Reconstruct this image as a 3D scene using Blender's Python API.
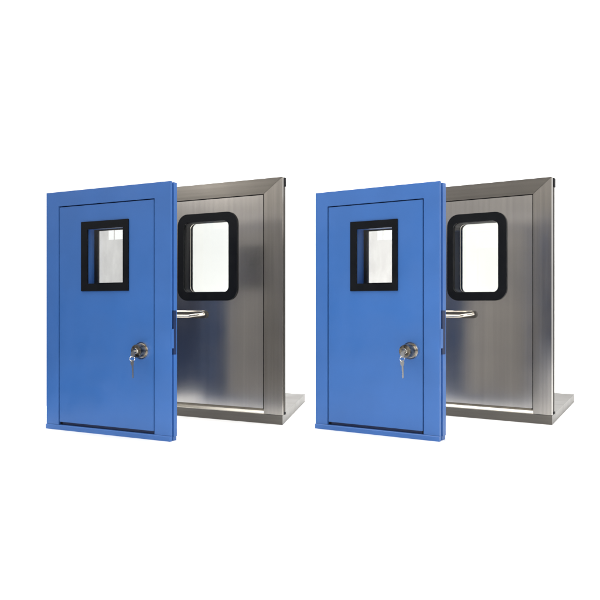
import bpy, bmesh, math, random
from mathutils import Vector, Matrix
C = bpy.context.scene
for o in list(bpy.data.objects): bpy.data.objects.remove(o, do_unlink=True)

# ------------------------------------------------------------------ camera
F = 760.0 / 600.0                 # focal length over picture width
CAM_Z = 0.52
cd = bpy.data.cameras.new('camera'); cam = bpy.data.objects.new('camera', cd)
C.collection.objects.link(cam); C.camera = cam
cam.location = (0, 0, CAM_Z); cam.rotation_euler = (math.radians(90), 0, 0)
cd.sensor_width = 36; cd.lens = 36 * F; cd.shift_y = 0.010
cd.clip_start = 0.05; cd.clip_end = 200
C.render.resolution_x = C.render.resolution_y = 1024

# ------------------------------------------------------------------ world, lamps, exposure
C.view_settings.view_transform = 'Standard'; C.view_settings.look = 'None'
C.view_settings.exposure = 0; C.view_settings.gamma = 1
W = bpy.data.worlds.new('World'); C.world = W; W.use_nodes = True
nt = W.node_tree; bg = nt.nodes['Background']
tc = nt.nodes.new('ShaderNodeTexCoord'); sx = nt.nodes.new('ShaderNodeSeparateXYZ')
nt.links.new(tc.outputs['Generated'], sx.inputs[0])
def ramp(src, lo, hi, stops):
    mr = nt.nodes.new('ShaderNodeMapRange'); mr.inputs[1].default_value = lo; mr.inputs[2].default_value = hi
    r = nt.nodes.new('ShaderNodeValToRGB'); e = r.color_ramp.elements
    nt.links.new(src, mr.inputs[0]); nt.links.new(mr.outputs[0], r.inputs[0])
    e[0].position, e[0].color = stops[0][0], (*stops[0][1], 1); e[1].position, e[1].color = stops[-1][0], (*stops[-1][1], 1)
    for p, c in stops[1:-1]: q = e.new(p); q.color = (*c, 1)
    return r.outputs[0]
# made-up surroundings to reflect in the steel: dark blue low down, dim at eye level, bright band above; all white beyond the sweep
reflected_env = ramp(sx.outputs['Z'], -1, 1, [(0, (.02, .05, .15)), (.44, (.02, .055, .16)), (.52, (.05, .055, .075)), (.56, (.40, .385, .37)), (.585, (1.25, 1.2, 1.14)), (.63, (.50, .47, .43)), (.75, (.55, .52, .48)), (1, (.45, .44, .42))])
beyond = ramp(sx.outputs['Y'], -1, 1, [(0, (0, 0, 0)), (.62, (0, 0, 0)), (.74, (1, 1, 1)), (1, (1, 1, 1))])
mxw = nt.nodes.new('ShaderNodeMix'); mxw.data_type = 'RGBA'
nt.links.new(beyond, mxw.inputs[0]); nt.links.new(reflected_env, mxw.inputs[6]); mxw.inputs[7].default_value = (1.35, 1.35, 1.35, 1)
nt.links.new(mxw.outputs[2], bg.inputs[0])
bg.inputs[1].default_value = 1.0

def area(name, loc, aim, sx_, sy_, power, col=(1, 1, 1)):
    l = bpy.data.lights.new(name, 'AREA'); l.shape = 'RECTANGLE'; l.size = sx_; l.size_y = sy_
    l.energy = power; l.color = col
    o = bpy.data.objects.new(name, l); C.collection.objects.link(o); o.location = loc
    o.rotation_euler = (Vector(aim) - Vector(loc)).to_track_quat('-Z', 'Y').to_euler()
    return o
area('added_overhead_light', (0, 4.0, 4.2), (0, 4.0, 0), 8.0, 5.5, 510)  # unseen light added to wash the floor white
area('added_backdrop_light', (0, 5.4, 4.4), (0, 9.0, 1.2), 11.0, 1.2, 230)  # unseen light added to bring the sweep's wall to white
area('added_front_light', (-0.6, -1.6, 2.2), (0, 3.0, 0.4), 2.6, 1.8, 45)  # added unseen fill from the camera side for the blue faces
area('added_side_light', (-4.6, 1.8, 2.6), (0, 3.2, 0.6), 1.0, 1.6, 14, (1, .95, .88))  # unseen warm light added at left for highlights in the steel

# ------------------------------------------------------------------ helpers
def mat(name, col, rough=.5, metal=0.0, spec=.5, **kw):
    m = bpy.data.materials.new(name); m.use_nodes = True
    b = m.node_tree.nodes['Principled BSDF']
    b.inputs['Base Color'].default_value = (*col, 1); b.inputs['Roughness'].default_value = rough
    b.inputs['Metallic'].default_value = metal; b.inputs['Specular IOR Level'].default_value = spec
    for k, v in kw.items(): b.inputs[k.replace('_', ' ')].default_value = v
    return m
def N(m, t, **kw):
    n = m.node_tree.nodes.new(t)
    for k, v in kw.items(): setattr(n, k, v)
    return n
def L(m, a, b): m.node_tree.links.new(a, b)

def noise_col(m, c0, c1, scale, detail=5, stretch=(1, 1, 1), lo=.35, hi=.65):
    t = N(m, 'ShaderNodeTexCoord'); mp = N(m, 'ShaderNodeMapping'); mp.inputs['Scale'].default_value = stretch
    n = N(m, 'ShaderNodeTexNoise'); n.inputs['Scale'].default_value = scale; n.inputs['Detail'].default_value = detail
    r = N(m, 'ShaderNodeValToRGB')
    r.color_ramp.elements[0].position = lo; r.color_ramp.elements[1].position = hi
    r.color_ramp.elements[0].color = (*c0, 1); r.color_ramp.elements[1].color = (*c1, 1)
    L(m, t.outputs['Object'], mp.inputs[0]); L(m, mp.outputs[0], n.inputs[0]); L(m, n.outputs['Fac'], r.inputs[0])
    return n, r

def blue_paint(name, c, spread=.05, rough=.42):
    m = mat(name, c, rough, 0, .45)
    b = m.node_tree.nodes['Principled BSDF']
    n, r = noise_col(m, tuple(v * (1 - spread) for v in c), tuple(v * (1 + spread) for v in c), 5.0, 4)
    L(m, r.outputs[0], b.inputs['Base Color'])
    n2, r2 = noise_col(m, (rough - .06,) * 3, (rough + .10,) * 3, 9.0, 6)
    L(m, r2.outputs[0], b.inputs['Roughness'])
    n3 = N(m, 'ShaderNodeTexNoise'); n3.inputs['Scale'].default_value = 420; n3.inputs['Detail'].default_value = 2
    t = N(m, 'ShaderNodeTexCoord'); L(m, t.outputs['Object'], n3.inputs[0])
    bp = N(m, 'ShaderNodeBump'); bp.inputs['Strength'].default_value = .10; bp.inputs['Distance'].default_value = .0006
    L(m, n3.outputs['Fac'], bp.inputs['Height']); L(m, bp.outputs[0], b.inputs['Normal'])
    return m

def steel(name, c, rough, stretch, spread=.12, streak=1.0):
    m = mat(name, c, rough, 1.0)
    b = m.node_tree.nodes['Principled BSDF']
    # brushed grain: long fine streaks
    n, r = noise_col(m, tuple(v * (1 - spread) for v in c), tuple(v * (1 + spread) for v in c), 60.0, 6, stretch, .3, .7)
    # handling smudges: broad soft patches
    n2, r2 = noise_col(m, (.78, .78, .80), (1.1, 1.08, 1.04), 2.6, 2, (1, 1, 1), .2, .8)
    mx = N(m, 'ShaderNodeMix', data_type='RGBA', blend_type='MULTIPLY'); mx.inputs[0].default_value = 1
    L(m, r.outputs[0], mx.inputs[6]); L(m, r2.outputs[0], mx.inputs[7]); L(m, mx.outputs[2], b.inputs['Base Color'])
    n4, r4 = noise_col(m, (rough * .8,) * 3, (rough * 1.3,) * 3, 4.0, 2, (1, 1, 1), .2, .8)
    L(m, r4.outputs[0], b.inputs['Roughness'])
    return m

def glass(name, tint, refl=.06):
    m = bpy.data.materials.new(name); m.use_nodes = True
    t_ = m.node_tree; t_.nodes.clear()
    out = N(m, 'ShaderNodeOutputMaterial'); tr = N(m, 'ShaderNodeBsdfTransparent'); gl = N(m, 'ShaderNodeBsdfGlossy')
    tr.inputs[0].default_value = (*tint, 1); gl.inputs['Roughness'].default_value = .03
    mx = N(m, 'ShaderNodeMixShader'); mx.inputs[0].default_value = refl
    L(m, tr.outputs[0], mx.inputs[1]); L(m, gl.outputs[0], mx.inputs[2]); L(m, mx.outputs[0], out.inputs[0])
    return m, tr

M = {}
M['blue'] = blue_paint('blue_powder_coat', (.043, .146, .43))
M['refl_grey'] = mat('grey_refl_sheet', (.34, .325, .31), .6, .3)  # grey for the invented backs that the steel doors reflect
M['blue_leaf'] = blue_paint('blue_powder_coat_leaf', (.040, .143, .425), .04, .38)
M['refl_dark_blue'] = blue_paint('dark_blue_refl_coat', (.012, .040, .12), .06, .5)  # dark blue for made-up backs, tinting the steel doors' reflections
M['blue_shade'] = blue_paint('blue_recess_shade', (.006, .022, .085), .06, .5)  # dark copy of the blue: shade of recess and gap put into colour
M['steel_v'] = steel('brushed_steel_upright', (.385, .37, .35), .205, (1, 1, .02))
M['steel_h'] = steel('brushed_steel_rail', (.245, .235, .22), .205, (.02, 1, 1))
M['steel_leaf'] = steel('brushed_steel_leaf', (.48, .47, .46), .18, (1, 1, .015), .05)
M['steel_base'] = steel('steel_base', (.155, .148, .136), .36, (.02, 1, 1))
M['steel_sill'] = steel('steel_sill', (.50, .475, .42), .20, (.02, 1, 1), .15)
M['chrome'] = steel('polished_steel', (.80, .76, .68), .12, (1, 1, 1), .05, .3)
M['lock_metal'] = steel('worn_nickel', (.52, .47, .40), .20, (1, 1, 1), .3, 1.0)
M['dark_brass'] = mat('tarnished_brass', (.20, .17, .12), .32, .95)
n_, r_ = noise_col(M['dark_brass'], (.06, .052, .04), (.42, .37, .29), 75, 3); L(M['dark_brass'], r_.outputs[0], M['dark_brass'].node_tree.nodes['Principled BSDF'].inputs['Base Color'])
M['key_metal'] = mat('key_metal', (.42, .42, .41), .34, .95)
M['bright_nickel'] = steel('bright_nickel', (.85, .84, .81), .13, (1, 1, 1), .08, .5)
M['black'] = mat('black_trim', (.004, .005, .007), .35, 0, .15)
n_, r_ = noise_col(M['black'], (.28,) * 3, (.5,) * 3, 14, 5); L(M['black'], r_.outputs[0], M['black'].node_tree.nodes['Principled BSDF'].inputs['Roughness'])
M['rubber'] = mat('black_rubber', (.008, .008, .01), .7, 0, .3)
M['white'] = mat('white_sweep', (.88, .88, .87), .9, 0, .1)
n_, r_ = noise_col(M['white'], (.90, .90, .895), (.93, .93, .925), 3, 4); L(M['white'], r_.outputs[0], M['white'].node_tree.nodes['Principled BSDF'].inputs['Base Color'])
M['pane_clear'], _ = glass('clear_glass', (.95, .96, .96))
M['pane_rear'], _ = glass('rear_glass', (.865, .865, .845))

# rear pane of the blue door: grey view behind it painted as mottled tint
def grey_view():
    m, tr = glass('grey_view_glass', (.6, .6, .6))
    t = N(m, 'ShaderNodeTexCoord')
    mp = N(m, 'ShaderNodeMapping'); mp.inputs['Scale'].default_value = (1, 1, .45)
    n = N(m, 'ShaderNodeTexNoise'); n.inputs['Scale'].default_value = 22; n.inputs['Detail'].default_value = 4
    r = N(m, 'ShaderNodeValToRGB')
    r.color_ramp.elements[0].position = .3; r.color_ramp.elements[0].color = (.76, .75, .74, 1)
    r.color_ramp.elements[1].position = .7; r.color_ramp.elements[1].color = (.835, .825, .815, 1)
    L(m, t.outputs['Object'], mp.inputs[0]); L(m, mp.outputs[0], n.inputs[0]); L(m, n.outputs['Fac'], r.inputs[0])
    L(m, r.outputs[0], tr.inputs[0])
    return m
M['pane_grey_view'] = grey_view()
M['pane_bright_view'], _ = glass('bright_view_glass', (.99, .99, .98))  # bright far windows painted in as paler glass tint

def newbm(): return bmesh.new()
def obj(name, bm, m, parent=None, smooth=False):
    bmesh.ops.recalc_face_normals(bm, faces=bm.faces)
    me = bpy.data.meshes.new(name); bm.to_mesh(me); bm.free(); me.materials.append(m)
    if smooth:
        for p in me.polygons: p.use_smooth = True
        me.set_sharp_from_angle(angle=math.radians(35))
    o = bpy.data.objects.new(name, me); C.collection.objects.link(o)
    if parent: o.parent = parent
    return o
def bev(bm, geo_faces, w, seg=2):
    es = {e for f in geo_faces for e in f.edges if len(e.link_faces) == 2 and e.calc_face_angle(0) > .5}
    if es and w > 0: bmesh.ops.bevel(bm, geom=list(es), offset=w, segments=seg, affect='EDGES', profile=.6)
def box(bm, x0, x1, y0, y1, z0, z1, b=.001):
    v = [bm.verts.new((x, y, z)) for x in (x0, x1) for y in (y0, y1) for z in (z0, z1)]
    fs = [bm.faces.new([v[i] for i in f]) for f in ((0, 1, 3, 2), (4, 6, 7, 5), (0, 4, 5, 1), (2, 3, 7, 6), (0, 2, 6, 4), (1, 5, 7, 3))]
    bev(bm, fs, b)
def prism(bm, pts, y0, y1, b=.001):
    """pts: (x, z) outline, extruded along y"""
    a = [bm.verts.new((x, y0, z)) for x, z in pts]; c = [bm.verts.new((x, y1, z)) for x, z in pts]
    n = len(pts); fs = [bm.faces.new(a), bm.faces.new(c[::-1])]
    for i in range(n): fs.append(bm.faces.new((a[i], c[i], c[(i + 1) % n], a[(i + 1) % n])))
    bev(bm, fs, b)
def rrect(x0, x1, z0, z1, r, n=8):
    out = []
    for cx, cz, a0 in ((x1 - r, z1 - r, 0), (x0 + r, z1 - r, 90), (x0 + r, z0 + r, 180), (x1 - r, z0 + r, 270)):
        for k in range(n + 1):
            a = math.radians(a0 + 90 * k / n); out.append((cx + r * math.cos(a), cz + r * math.sin(a)))
    return out
def ring(bm, outer, inner, y0, y1, b=.0):
    n = len(outer); V = [[bm.verts.new((x, y, z)) for x, z in lp] for lp, y in ((outer, y0), (inner, y0), (outer, y1), (inner, y1))]
    fs = []
    for i in range(n):
        j = (i + 1) % n
        fs += [bm.faces.new((V[0][i], V[0][j], V[1][j], V[1][i])), bm.faces.new((V[2][i], V[3][i], V[3][j], V[2][j])),
               bm.faces.new((V[0][i], V[2][i], V[2][j], V[0][j])), bm.faces.new((V[1][i], V[1][j], V[3][j], V[3][i]))]
    if b: 
        es = [e for e in bm.edges if e.is_valid and len(e.link_faces) == 2 and e.link_faces[0] in fs and e.calc_face_angle(0) > 1.2]
        bmesh.ops.bevel(bm, geom=es, offset=b, segments=2, affect='EDGES')
def cyl(bm, c, r, y0, y1, seg=40, b=.0, r1=None, sxz=(1, 1)):
    """cylinder along y from y0 (front) to y1"""
    r1 = r if r1 is None else r1
    a = [bm.verts.new((c[0] + r * sxz[0] * math.cos(t), y0, c[1] + r * sxz[1] * math.sin(t))) for t in [2 * math.pi * k / seg for k in range(seg)]]
    d = [bm.verts.new((c[0] + r1 * sxz[0] * math.cos(t), y1, c[1] + r1 * sxz[1] * math.sin(t))) for t in [2 * math.pi * k / seg for k in range(seg)]]
    fs = [bm.faces.new(a), bm.faces.new(d[::-1])]
    for i in range(seg): fs.append(bm.faces.new((a[i], d[i], d[(i + 1) % seg], a[(i + 1) % seg])))
    if b: bmesh.ops.bevel(bm, geom=[e for e in fs[0].edges], offset=b, segments=3, affect='EDGES')
def tube(bm, pts, r, seg=14, sq=(1, 1)):
    pts = [Vector(p) for p in pts]; rings = []
    for i, p in enumerate(pts):
        t = (pts[min(i + 1, len(pts) - 1)] - pts[max(i - 1, 0)]).normalized()
        u = t.cross(Vector((0, 0, 1)));  u = u.normalized() if u.length > 1e-4 else Vector((1, 0, 0))
        v = u.cross(t).normalized()
        rings.append([bm.verts.new(p + u * r * sq[0] * math.cos(a) + v * r * sq[1] * math.sin(a)) for a in [2 * math.pi * k / seg for k in range(seg)]])
    for a, b_ in zip(rings, rings[1:]):
        for i in range(seg): bm.faces.new((a[i], b_[i], b_[(i + 1) % seg], a[(i + 1) % seg]))
    bm.faces.new(rings[0]); bm.faces.new(rings[-1][::-1])
def torus(bm, c, R, r, axis='y', seg=24, s2=8, T=None):
    vs = []
    for i in range(seg):
        a = 2 * math.pi * i / seg; row = []
        for j in range(s2):
            b = 2 * math.pi * j / s2; p = Vector(((R + r * math.cos(b)) * math.cos(a), r * math.sin(b), (R + r * math.cos(b)) * math.sin(a)))
            if T: p = T @ p
            row.append(bm.verts.new(Vector(c) + p))
        vs.append(row)
    for i in range(seg):
        for j in range(s2): bm.faces.new((vs[i][j], vs[(i + 1) % seg][j], vs[(i + 1) % seg][(j + 1) % s2], vs[i][(j + 1) % s2]))
def empty(name, loc, rz, label, cat, group):
    o = bpy.data.objects.new(name, None); C.collection.objects.link(o); o.empty_display_size = .1
    o.location = loc; o.rotation_euler = (0, 0, rz)
    o['label'] = label; o['category'] = cat; o['group'] = group
    return o

# measured sizes of a door standing obliquely: heights of its two ends give the two distances
FP = 760.0; PX0, HOR = 300.0, 306.0
class Door:
    def __init__(s, xl, hl, xr, hr, shift, k):
        s.xl, s.hl, s.xr, s.hr, s.k, s.sh = xl, hl, xr, hr, k, shift
        s.A = Vector(((xl + shift - PX0) / hl, FP / hl)) * k; s.B = Vector(((xr + shift - PX0) / hr, FP / hr)) * k
        d = s.B - s.A; s.w = d.length; s.rz = math.atan2(d.y, d.x); d = d / s.w; n = Vector((-d.y, d.x)); s.d = d; s.n = n
        s.rate = FP * (n.x * s.B.y - s.B.x * n.y) / s.B.y ** 2        # sideways shift for unit depth at the near end
    def u(s, px):                       # distance along the door
        a, b = 1 / s.hl, 1 / s.hr
        # px = ((1-t) a xl + t b xr) / ((1-t) a + t b)
        t = a * (px - s.xl) / (a * (px - s.xl) + b * (s.xr - px)); return t * s.w
    def h(s, px):
        t = s.u(px) / s.w; return 1 / ((1 - t) / s.hl + t / s.hr)
    def z(s, px, py): return CAM_Z + s.k * (HOR - py) / s.h(px)
    def dep(s, px): return px / s.rate

# ------------------------------------------------------------------ the setting: one white paper sweep
bm = newbm()
prof = [(-6, 0)] + [(7.6, 0)] + [(7.6 + 1.2 * math.sin(a), 1.2 - 1.2 * math.cos(a)) for a in [math.radians(9 * k) for k in range(1, 11)]] + [(8.8, 6.5)]
XS = (-1.32, 4.2); rows = [[bm.verts.new((x, y, z)) for y, z in prof] for x in XS]
for i in range(len(prof) - 1): bm.faces.new((rows[0][i], rows[1][i], rows[1][i + 1], rows[0][i + 1]))
bd = obj('backdrop', bm, M['white'], None, True); bd['kind'] = 'structure'; bd['label'] = 'plain white seamless backdrop and floor'

# ------------------------------------------------------------------ blue door
def blue_door(shift, label, keylabel):
    D = Door(46.5, 235.2, 170.6, 261.0, shift, 1.0)
    U, Z, P = D.u, D.z, D.dep
    root = empty('painted_door_sample', (D.A.x, D.A.y, 0), D.rz, label, 'sample door', 'blue sample doors')
    w = D.w
    top = Z(100, 188.0); top = CAM_Z + .4795
    lx0, lx1 = U(59.4), U(153.6); lz0, lz1 = .034, CAM_Z + .5 * ((306 - 207.5) / D.h(59.4) + (306 - 199.4) / D.h(153.6))
    g = .0045
    fx0, fx1, fz1 = lx0 - g, lx1 + g, lz1 + g
    sill_z = .0215
    a, b1, c1 = P(1.6), P(3.4), P(6.6)         # front flange, groove, rear flange
    thick = P(8.4)
    # casing: two stiles and a head
    bm = newbm()
    prism(bm, [(0, sill_z), (fx0, sill_z), (fx0, fz1), (fx1, fz1), (fx1, sill_z), (w, sill_z), (w, top), (0, top)], 0, a, .0014)
    box(bm, .004, fx0 - .001, a, b1, 0.006, top - .006, 0); box(bm, fx1 + .001, w - .007, a, b1, 0.002, top - .006, 0)
    box(bm, fx0, fx1, a, b1, fz1 + .001, top - .006, 0)
    casing = obj('frame', bm, M['blue'], root)
    # rear flange, cut away beside the latch
    zA, zB = Z(171, 355.0), Z(171, 310.5)
    bm = newbm()
    box(bm, .001, fx0 - .001, b1, c1, .004, top - .002, .0012)
    box(bm, fx0 - .001, fx1 + .001, b1, c1, fz1 + .001, top - .002, .0012)
    box(bm, fx1 + .001, w - .0008, b1, c1, zB, top - .002, .0012)
    box(bm, fx1 + .001, w - .0008, b1, c1, .016, zA, .0012); box(bm, .004, w - .004, b1, c1, .0, .0155, 0)
    obj('rear_flange', bm, M['blue'], root)
    # latch recess, its shade painted as dark blue, with its bright keep
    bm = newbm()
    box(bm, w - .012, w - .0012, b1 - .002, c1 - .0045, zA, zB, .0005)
    sp = obj('strike_plate', bm, M['blue_shade'], root)
    bm = newbm(); box(bm, w - .0035, w + .0012, a * .3, b1 - .002, Z(171, 348.5), Z(171, 329), .0006)
    box(bm, w - .0042, w - .0008, c1 - .0035, c1 - .0005, zA, zB, .0004)
    obj('latch_keep', bm, M['blue'], sp)
    # rubber seal behind the gap
    bm = newbm()
    q = .012
    box(bm, fx0 - .003, fx0 + q, .012, .018, .01, fz1, 0); box(bm, fx1 - q, fx1 + .003, .012, .018, .01, fz1, 0)
    box(bm, fx0, fx1, .0125, .0175, fz1 - q, fz1 + .003, 0)
    obj('seal', bm, M['rubber'], casing)
    bm = newbm(); box(bm, fx0, fx1, .0125, .0175, .01, lz0 + q, 0); obj('seal', bm, M['blue_shade'], casing)  # dark blue stands in for shade in the gap under the leaf
    # bottom sill
    bm = newbm()
    pr = [(-.0035, 0), (-.0035, .0175), (-.0012, .0206), (a, .0208), (a, 0)]
    v0 = [bm.verts.new((-.0005, y, z)) for y, z in pr]; v1 = [bm.verts.new((w + .0003, y, z)) for y, z in pr]
    bm.faces.new(v0); bm.faces.new(v1[::-1])
    for i in range(len(pr)): bm.faces.new((v0[i], v1[i], v1[(i + 1) % len(pr)], v0[(i + 1) % len(pr)]))
    obj('sill', bm, M['blue'], root)
    # leaf with its window opening
    ox0, ox1 = U(81.5), U(128.8); oz0 = Z(105, 291.0); oz1 = CAM_Z + .5 * ((306 - 221.8) / D.h(81.5) + (306 - 219.2) / D.h(128.8))
    ix0, ix1 = U(87.9), U(123.3); iz0 = Z(105, 283.3); iz1 = Z(105, 228.4)
    bm = newbm(); n = 2
    ring(bm, rrect(lx0, lx1, lz0, lz1, .0012, n), rrect(ix0 - .002, ix1 + .002, iz0 - .002, iz1 + .002, .001, n), .0012, thick)
    leaf = obj('leaf', bm, M['blue_leaf'], root)
    bm = newbm(); ring(bm, rrect(ox0 - .02, lx1 - .002, lz0 + .002, lz1 - .002, .001, n), rrect(ox0 + .001, ox1 - .001, oz0 + .001, oz1 - .001, .001, n), thick + .0003, thick + .0035)
    obj('added_back_panel', bm, M['refl_grey'], leaf)  # unseen back, made up to reflect grey in the steel door
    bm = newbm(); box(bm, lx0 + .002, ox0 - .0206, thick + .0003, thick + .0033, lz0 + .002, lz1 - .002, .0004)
    obj('added_back_panel', bm, M['refl_dark_blue'], leaf)  # unseen strip, made up to reflect dark blue in the steel door
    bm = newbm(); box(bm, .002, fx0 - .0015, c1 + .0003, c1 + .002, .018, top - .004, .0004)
    obj('added_rear_cover', bm, M['refl_dark_blue'], casing)  # added behind the frame, darkens its reflection in the steel
    bm = newbm(); box(bm, fx1 + .0015, w - .003, c1 + .0003, c1 + .002, .018, top - .004, .0004)
    box(bm, fx0 - .001, fx1 + .001, c1 + .0003, c1 + .0019, fz1 + .002, top - .004, .0004)
    obj('added_rear_cover', bm, M['refl_grey'], casing)  # added behind the frame, keeps its blue out of the steel's reflection
    bm = newbm(); ring(bm, rrect(ox0, ox1, oz0, oz1, .0015, n), rrect(ix0, ix1, iz0, iz1, .001, n), -.0035, .003)
    wf = obj('window_frame', bm, M['black'], root)
    # rear trim of the opening and the panes
    yb = P(6.3)
    e_ = .011
    bm = newbm(); ring(bm, rrect(ix0 - .0015, ix1 + .0015, iz0 - .0015, iz1 + .0015, .001, n), rrect(ix0 + e_, ix1 - .003, iz0 + .004, iz1 - .004, .001, n), yb, yb + .006)
    obj('spacer', bm, M['black'], wf)
    bm = newbm(); box(bm, ix0, ix1, .004, .0065, iz0, iz1, 0); obj('pane', bm, M['pane_clear'], wf)
    yg = yb + .0061
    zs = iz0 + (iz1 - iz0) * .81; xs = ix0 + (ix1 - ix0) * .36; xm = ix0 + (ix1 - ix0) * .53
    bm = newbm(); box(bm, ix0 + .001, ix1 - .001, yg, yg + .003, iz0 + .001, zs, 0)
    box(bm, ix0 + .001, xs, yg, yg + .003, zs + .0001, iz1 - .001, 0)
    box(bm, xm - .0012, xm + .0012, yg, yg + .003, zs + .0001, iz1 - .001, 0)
    pn = obj('pane', bm, M['pane_grey_view'], wf)  # grey view behind the glass, with a mullion line, put in as tint
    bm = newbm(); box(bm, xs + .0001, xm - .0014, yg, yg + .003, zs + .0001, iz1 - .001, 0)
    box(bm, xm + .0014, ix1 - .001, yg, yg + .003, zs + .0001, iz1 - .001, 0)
    fl = obj('bright_view_strip', bm, M['pane_bright_view'], wf)  # bright cells of the far windows, put in as pale glass
    bm = newbm(); ring(bm, rrect(ox0, ox1, oz0, oz1, .0015, n), rrect(ix0 + e_, ix1, iz0, iz1, .001, n), thick + .0006, thick + .004)
    obj('rear_trim', bm, M['refl_grey'], wf)  # grey chosen for its reflection in the steel door
    # cylinder lock
    cx, cz = U(142.4), Z(142.4, 350.6); k = .034
    lock = bpy.data.objects.new('lock', None); 
    bm = newbm(); cyl(bm, (cx, cz), k, -P(1.4), .002, 48, .005, k * 1.04); lo = obj('lock', bm, M['bright_nickel'], root, True)
    bm = newbm(); cyl(bm, (cx, cz), k * .80, -P(1.9), -P(1.2), 48, .003, k * .84)
    torus(bm, (cx, -P(1.9), cz), k * .70, .0022, seg=40)
    obj('rose', bm, M['lock_metal'], lo, True)
    yk = -P(6.2); rk = .025
    bm = newbm(); cyl(bm, (cx, cz), rk, yk, -P(1.6), 40, .0035, rk * 1.12)
    for q in range(6):
        a_ = q * math.pi / 3 + .4; cyl(bm, (cx + .019 * math.cos(a_), cz + .019 * math.sin(a_)), .0026, yk - .0015, yk + .004, 10)
    obj('knob', bm, M['dark_brass'], lo, True)
    bm = newbm(); cyl(bm, (cx, cz), .0105, yk - .004, yk + .004, 28, .0015)
    obj('cylinder_plug', bm, M['bright_nickel'], lo, True)
    # the keys: one in the lock, one hanging from its ring
    ct, st = math.cos(D.rz), math.sin(D.rz)
    kr = empty('key_pair', (D.A.x + cx * ct - (yk - .006) * st, D.A.y + cx * st + (yk - .006) * ct, cz), D.rz, keylabel, 'keys', 'keys in the blue doors')
    bm = newbm(); box(bm, -.0016, .0016, -.012, .002, -.004, .004, .0004)
    T = Matrix.Rotation(math.radians(90), 3, 'Z')
    pts = [(.010 * math.cos(t), -.012 + .0 * t, -.012 + .012 * math.sin(t)) for t in [2 * math.pi * i_ / 20 for i_ in range(20)]]
    prism(bm, [(x * .9, z) for x, _, z in pts], -.0145, -.0115, .0006)
    obj('inserted_key', bm, M['key_metal'], kr, True)
    bm = newbm(); torus(bm, (-.001, -.014, -.028), .0095, .0012, T=Matrix.Rotation(math.radians(55), 3, 'Z'))
    obj('key_ring', bm, M['bright_nickel'], kr, True)
    bm = newbm()
    prism(bm, [(-.008, -.034), (.006, -.033), (.008, -.043), (.005, -.053), (.0038, -.056), (.0038, -.098), (.0005, -.104), (-.003, -.098),
               (-.003, -.092), (-.0012, -.088), (-.003, -.084), (-.0012, -.079), (-.003, -.075), (-.003, -.056), (-.007, -.053), (-.010, -.043)], -.0155, -.0130, .0004)
    for v in bm.verts: v.co.x += (v.co.z + .034) * -.03
    obj('hanging_key', bm, M['key_metal'], kr)
    return root

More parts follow.
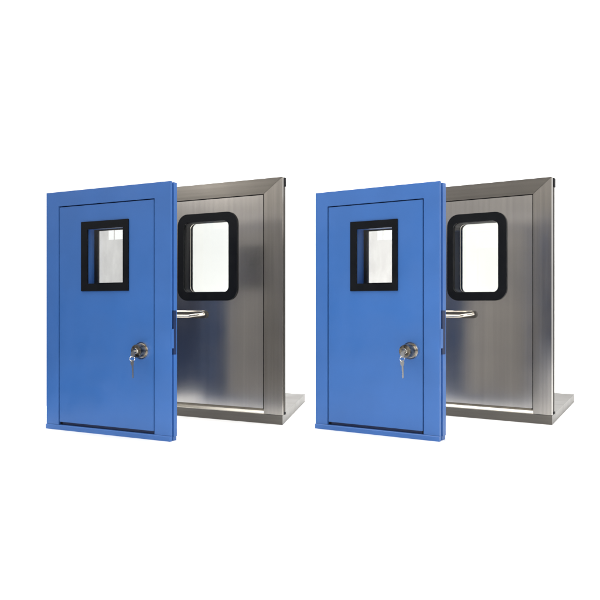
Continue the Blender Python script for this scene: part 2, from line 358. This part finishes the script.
# ------------------------------------------------------------------ stainless steel door
def steel_door(shift, label):
    K = .52 * 248.2 / 118.9
    D = Door(177.5, 228.8, 282.3, 248.2, shift, K)
    U, Z, P = D.u, D.z, D.dep
    rx = D.w; x0 = U(133.5)                       # hidden far end behind the blue door
    root = empty('steel_door_sample', (D.A.x, D.A.y, 0), D.rz, label, 'sample door', 'stainless steel sample doors')
    top = Z(282.3, 176.7)
    bh = .0415; sh = .024                         # base height, sill rise
    lx1, lx0 = U(262.9), U(152.5)
    lz0 = bh + sh; lz1 = CAM_Z + D.k * .5 * ((306 - 202.2) / D.h(177.5) + (306 - 194.7) / D.h(263.2))
    g = .0042; fx0, fx1, fz1 = lx0 - g, lx1 + g, lz1 + g
    a, b1, c1 = P(1.3), P(2.2), P(3.4); thick = P(6.5)
    y0 = 0.0
    # mitred casing
    m = .0007
    def side(name, pts, mm):
        bm = newbm(); prism(bm, pts, y0, a, .0016); o = obj(name, bm, mm, fr); return o
    bm = newbm(); box(bm, x0 + .006, fx0 - .002, a, b1, bh, top - .006, 0); box(bm, fx1 + .002, rx - .006, a, b1, bh, top - .006, 0)
    box(bm, fx0 - .001, fx1 + .001, a, b1, fz1 + .002, top - .006, 0)
    fr = obj('frame', bm, M['steel_base'], root)
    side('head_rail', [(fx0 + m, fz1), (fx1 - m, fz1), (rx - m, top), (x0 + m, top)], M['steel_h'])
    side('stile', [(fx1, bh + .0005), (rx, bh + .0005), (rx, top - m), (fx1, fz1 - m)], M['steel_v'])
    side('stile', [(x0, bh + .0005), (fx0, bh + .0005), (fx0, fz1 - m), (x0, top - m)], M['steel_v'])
    bm = newbm()
    zc = Z(282.3, 186.0)
    box(bm, fx1 + .002, rx - .001, b1, c1, bh + .012, zc, .001); box(bm, x0 + .001, fx0 - .002, b1, c1, bh + .012, zc, .001)
    box(bm, fx0 - .0015, fx1 + .0015, b1, c1, fz1 + .003, zc + .004, .001)
    obj('rear_flange', bm, M['steel_base'], root)
    for q0, q1 in ((x0 + .0015, x0 + .05), (rx - .05, rx + .0012)):
        bm = newbm(); box(bm, q0, q1, b1 * .9, c1 * 1.06, zc + .0005, top - .001, .001)
        obj('corner_cap', bm, M['rubber'], root)
    bm = newbm(); box(bm, rx - .02, rx + .0006, b1 * .8, c1 * 1.02, bh + .0006, bh + .0115, .0008); obj('foot_cap', bm, M['rubber'], root)
    bm = newbm(); q = .012
    box(bm, fx0 - .003, fx0 + q, .011, .016, bh, fz1, 0); box(bm, fx1 - q, fx1 + .003, .011, .016, bh, fz1, 0)
    box(bm, fx0, fx1, .0115, .0155, fz1 - q, fz1 + .003, 0)
    obj('seal', bm, M['rubber'], fr)
    # leaf and round-cornered window
    ox0, ox1 = U(178.4), U(237.6); oz1 = Z(208, 213.2); oz0 = Z(208, 300.6)
    ix0, ix1 = U(184.2), U(229.2); iz1 = Z(208, 221.6); iz0 = Z(208, 292.2)
    n = 8
    bm = newbm(); ring(bm, rrect(lx0, lx1, lz0, lz1, .0012, n), rrect(ix0 - .002, ix1 + .002, iz0 - .002, iz1 + .002, .028, n), .0014, thick)
    leaf = obj('leaf', bm, M['steel_leaf'], root)
    bm = newbm(); ring(bm, rrect(ox0, ox1, oz0, oz1, .055, n), rrect(ix0, ix1, iz0, iz1, .026, n), -.006, .004, .0)
    wf = obj('window_frame', bm, M['black'], root)
    yb = P(4.4)
    bm = newbm(); ring(bm, rrect(ix0 - .0018, ix1 + .0018, iz0 - .0018, iz1 + .0018, .027, n), rrect(ix0 + .0012, ix1 - .0012, iz0 + .0012, iz1 - .0012, .025, n), .005, yb)
    obj('reveal', bm, M['rubber'], wf, True)
    bm = newbm(); ring(bm, rrect(ix0 + .0005, ix1 - .0005, iz0 + .0005, iz1 - .0005, .026, n), rrect(ix0 + .006, ix1 - .003, iz0 + .003, iz1 - .003, .024, n), yb + .0003, yb + .005)
    obj('spacer', bm, M['chrome'], wf, True)
    bm = newbm(); box(bm, ix0 + .001, ix1 - .001, .0055, .008, iz0 + .001, iz1 - .001, 0)
    p = obj('pane', M and bm, M['pane_clear'], wf)
    bm = newbm(); box(bm, ix0 - .001, ix1 + .001, yb + .006, yb + .009, iz0 - .001, iz1 + .001, 0)
    obj('pane', bm, M['pane_rear'], wf)
    bm = newbm(); ring(bm, rrect(ox0, ox1, oz0, oz1, .055, n), rrect(ix0 + .004, ix1, iz0, iz1, .026, n), thick + .0006, thick + .005)
    obj('rear_trim', bm, M['black'], wf)
    # lever handle on a long plate
    hz = Z(195, 314.6); hx1 = U(207.6); hx0 = U(168)
    bm = newbm(); prism(bm, rrect(hx0, hx1, hz - .017, hz + .018, .0165, 8), -.006, .0012, .0016)
    h = obj('handle', bm, M['steel_base'], root, True)
    bm = newbm(); tube(bm, [(hx0 + .010, -.010, hz + .0155), (hx1 - .03, -.010, hz + .0155), (hx1 - .012, -.008, hz + .011)], .0042, 10)
    obj('handle_rim', bm, M['chrome'], h, True)
    path = [(hx0 + .005, -.034, hz - .006), (U(185), -.034, hz - .007), (U(193), -.034, hz - .007)]
    for k in range(1, 9):
        t = k / 8; path.append((U(193) + (hx1 - .012 - U(193)) * t, -.034 + .034 * t * t, hz - .007 + .010 * t))
    bm = newbm(); tube(bm, path, .0072, 16, (.8, 1)); obj('lever', bm, M['chrome'], h, True)
    # base plate with bevelled sill
    hb = D.hr * (401.5 - 306) / 118.9
    bc = Vector(((304.6 + shift - PX0) / hb, FP / hb)) * K - D.A        # rear corner on the floor
    back = bc - D.d * D.w; bx, by = back.dot(D.d), back.dot(D.n)
    fy = -.0028
    bm = newbm()
    pl = [(x0 - .004, fy), (rx + .003, fy), (rx + .003 + bx, by), (x0 - .004 + bx * .4, by)]
    lo = [bm.verts.new((x, y, 0)) for x, y in pl]; hi = [bm.verts.new((x, y, bh - .001)) for x, y in pl]
    fs = [bm.faces.new(lo), bm.faces.new(hi[::-1])]
    for i in range(4): fs.append(bm.faces.new((lo[i], hi[i], hi[(i + 1) % 4], lo[(i + 1) % 4])))
    bev(bm, fs, .002)
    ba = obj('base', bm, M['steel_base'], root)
    bm = newbm()
    pr = [(-.0005, bh - .0005), (-.0005, bh + .003), (.013, bh + sh - .003), (.030, bh + sh - .002), (.030, bh - .0005)]
    v0 = [bm.verts.new((fx0, y, z)) for y, z in pr]; v1 = [bm.verts.new((fx1 + .001, y, z)) for y, z in pr]
    fs = [bm.faces.new(v0), bm.faces.new(v1[::-1])]
    for i in range(len(pr)): fs.append(bm.faces.new((v0[i], v1[i], v1[(i + 1) % len(pr)], v0[(i + 1) % len(pr)])))
    bev(bm, fs, .0008)
    obj('sill', bm, M['steel_sill'], root)
    return root

blue_door(0, 'blue painted door with small square-cornered window, in front of the left steel door', 'keys hanging from the knob of the left blue door')
steel_door(0, 'brushed stainless steel door with rounded window, partly behind the left blue door')
blue_door(269, 'blue painted door with small square-cornered window, in front of the right steel door', 'keys hanging from the knob of the right blue door')
steel_door(269.3, 'brushed stainless steel door with rounded window, partly behind the right blue door')
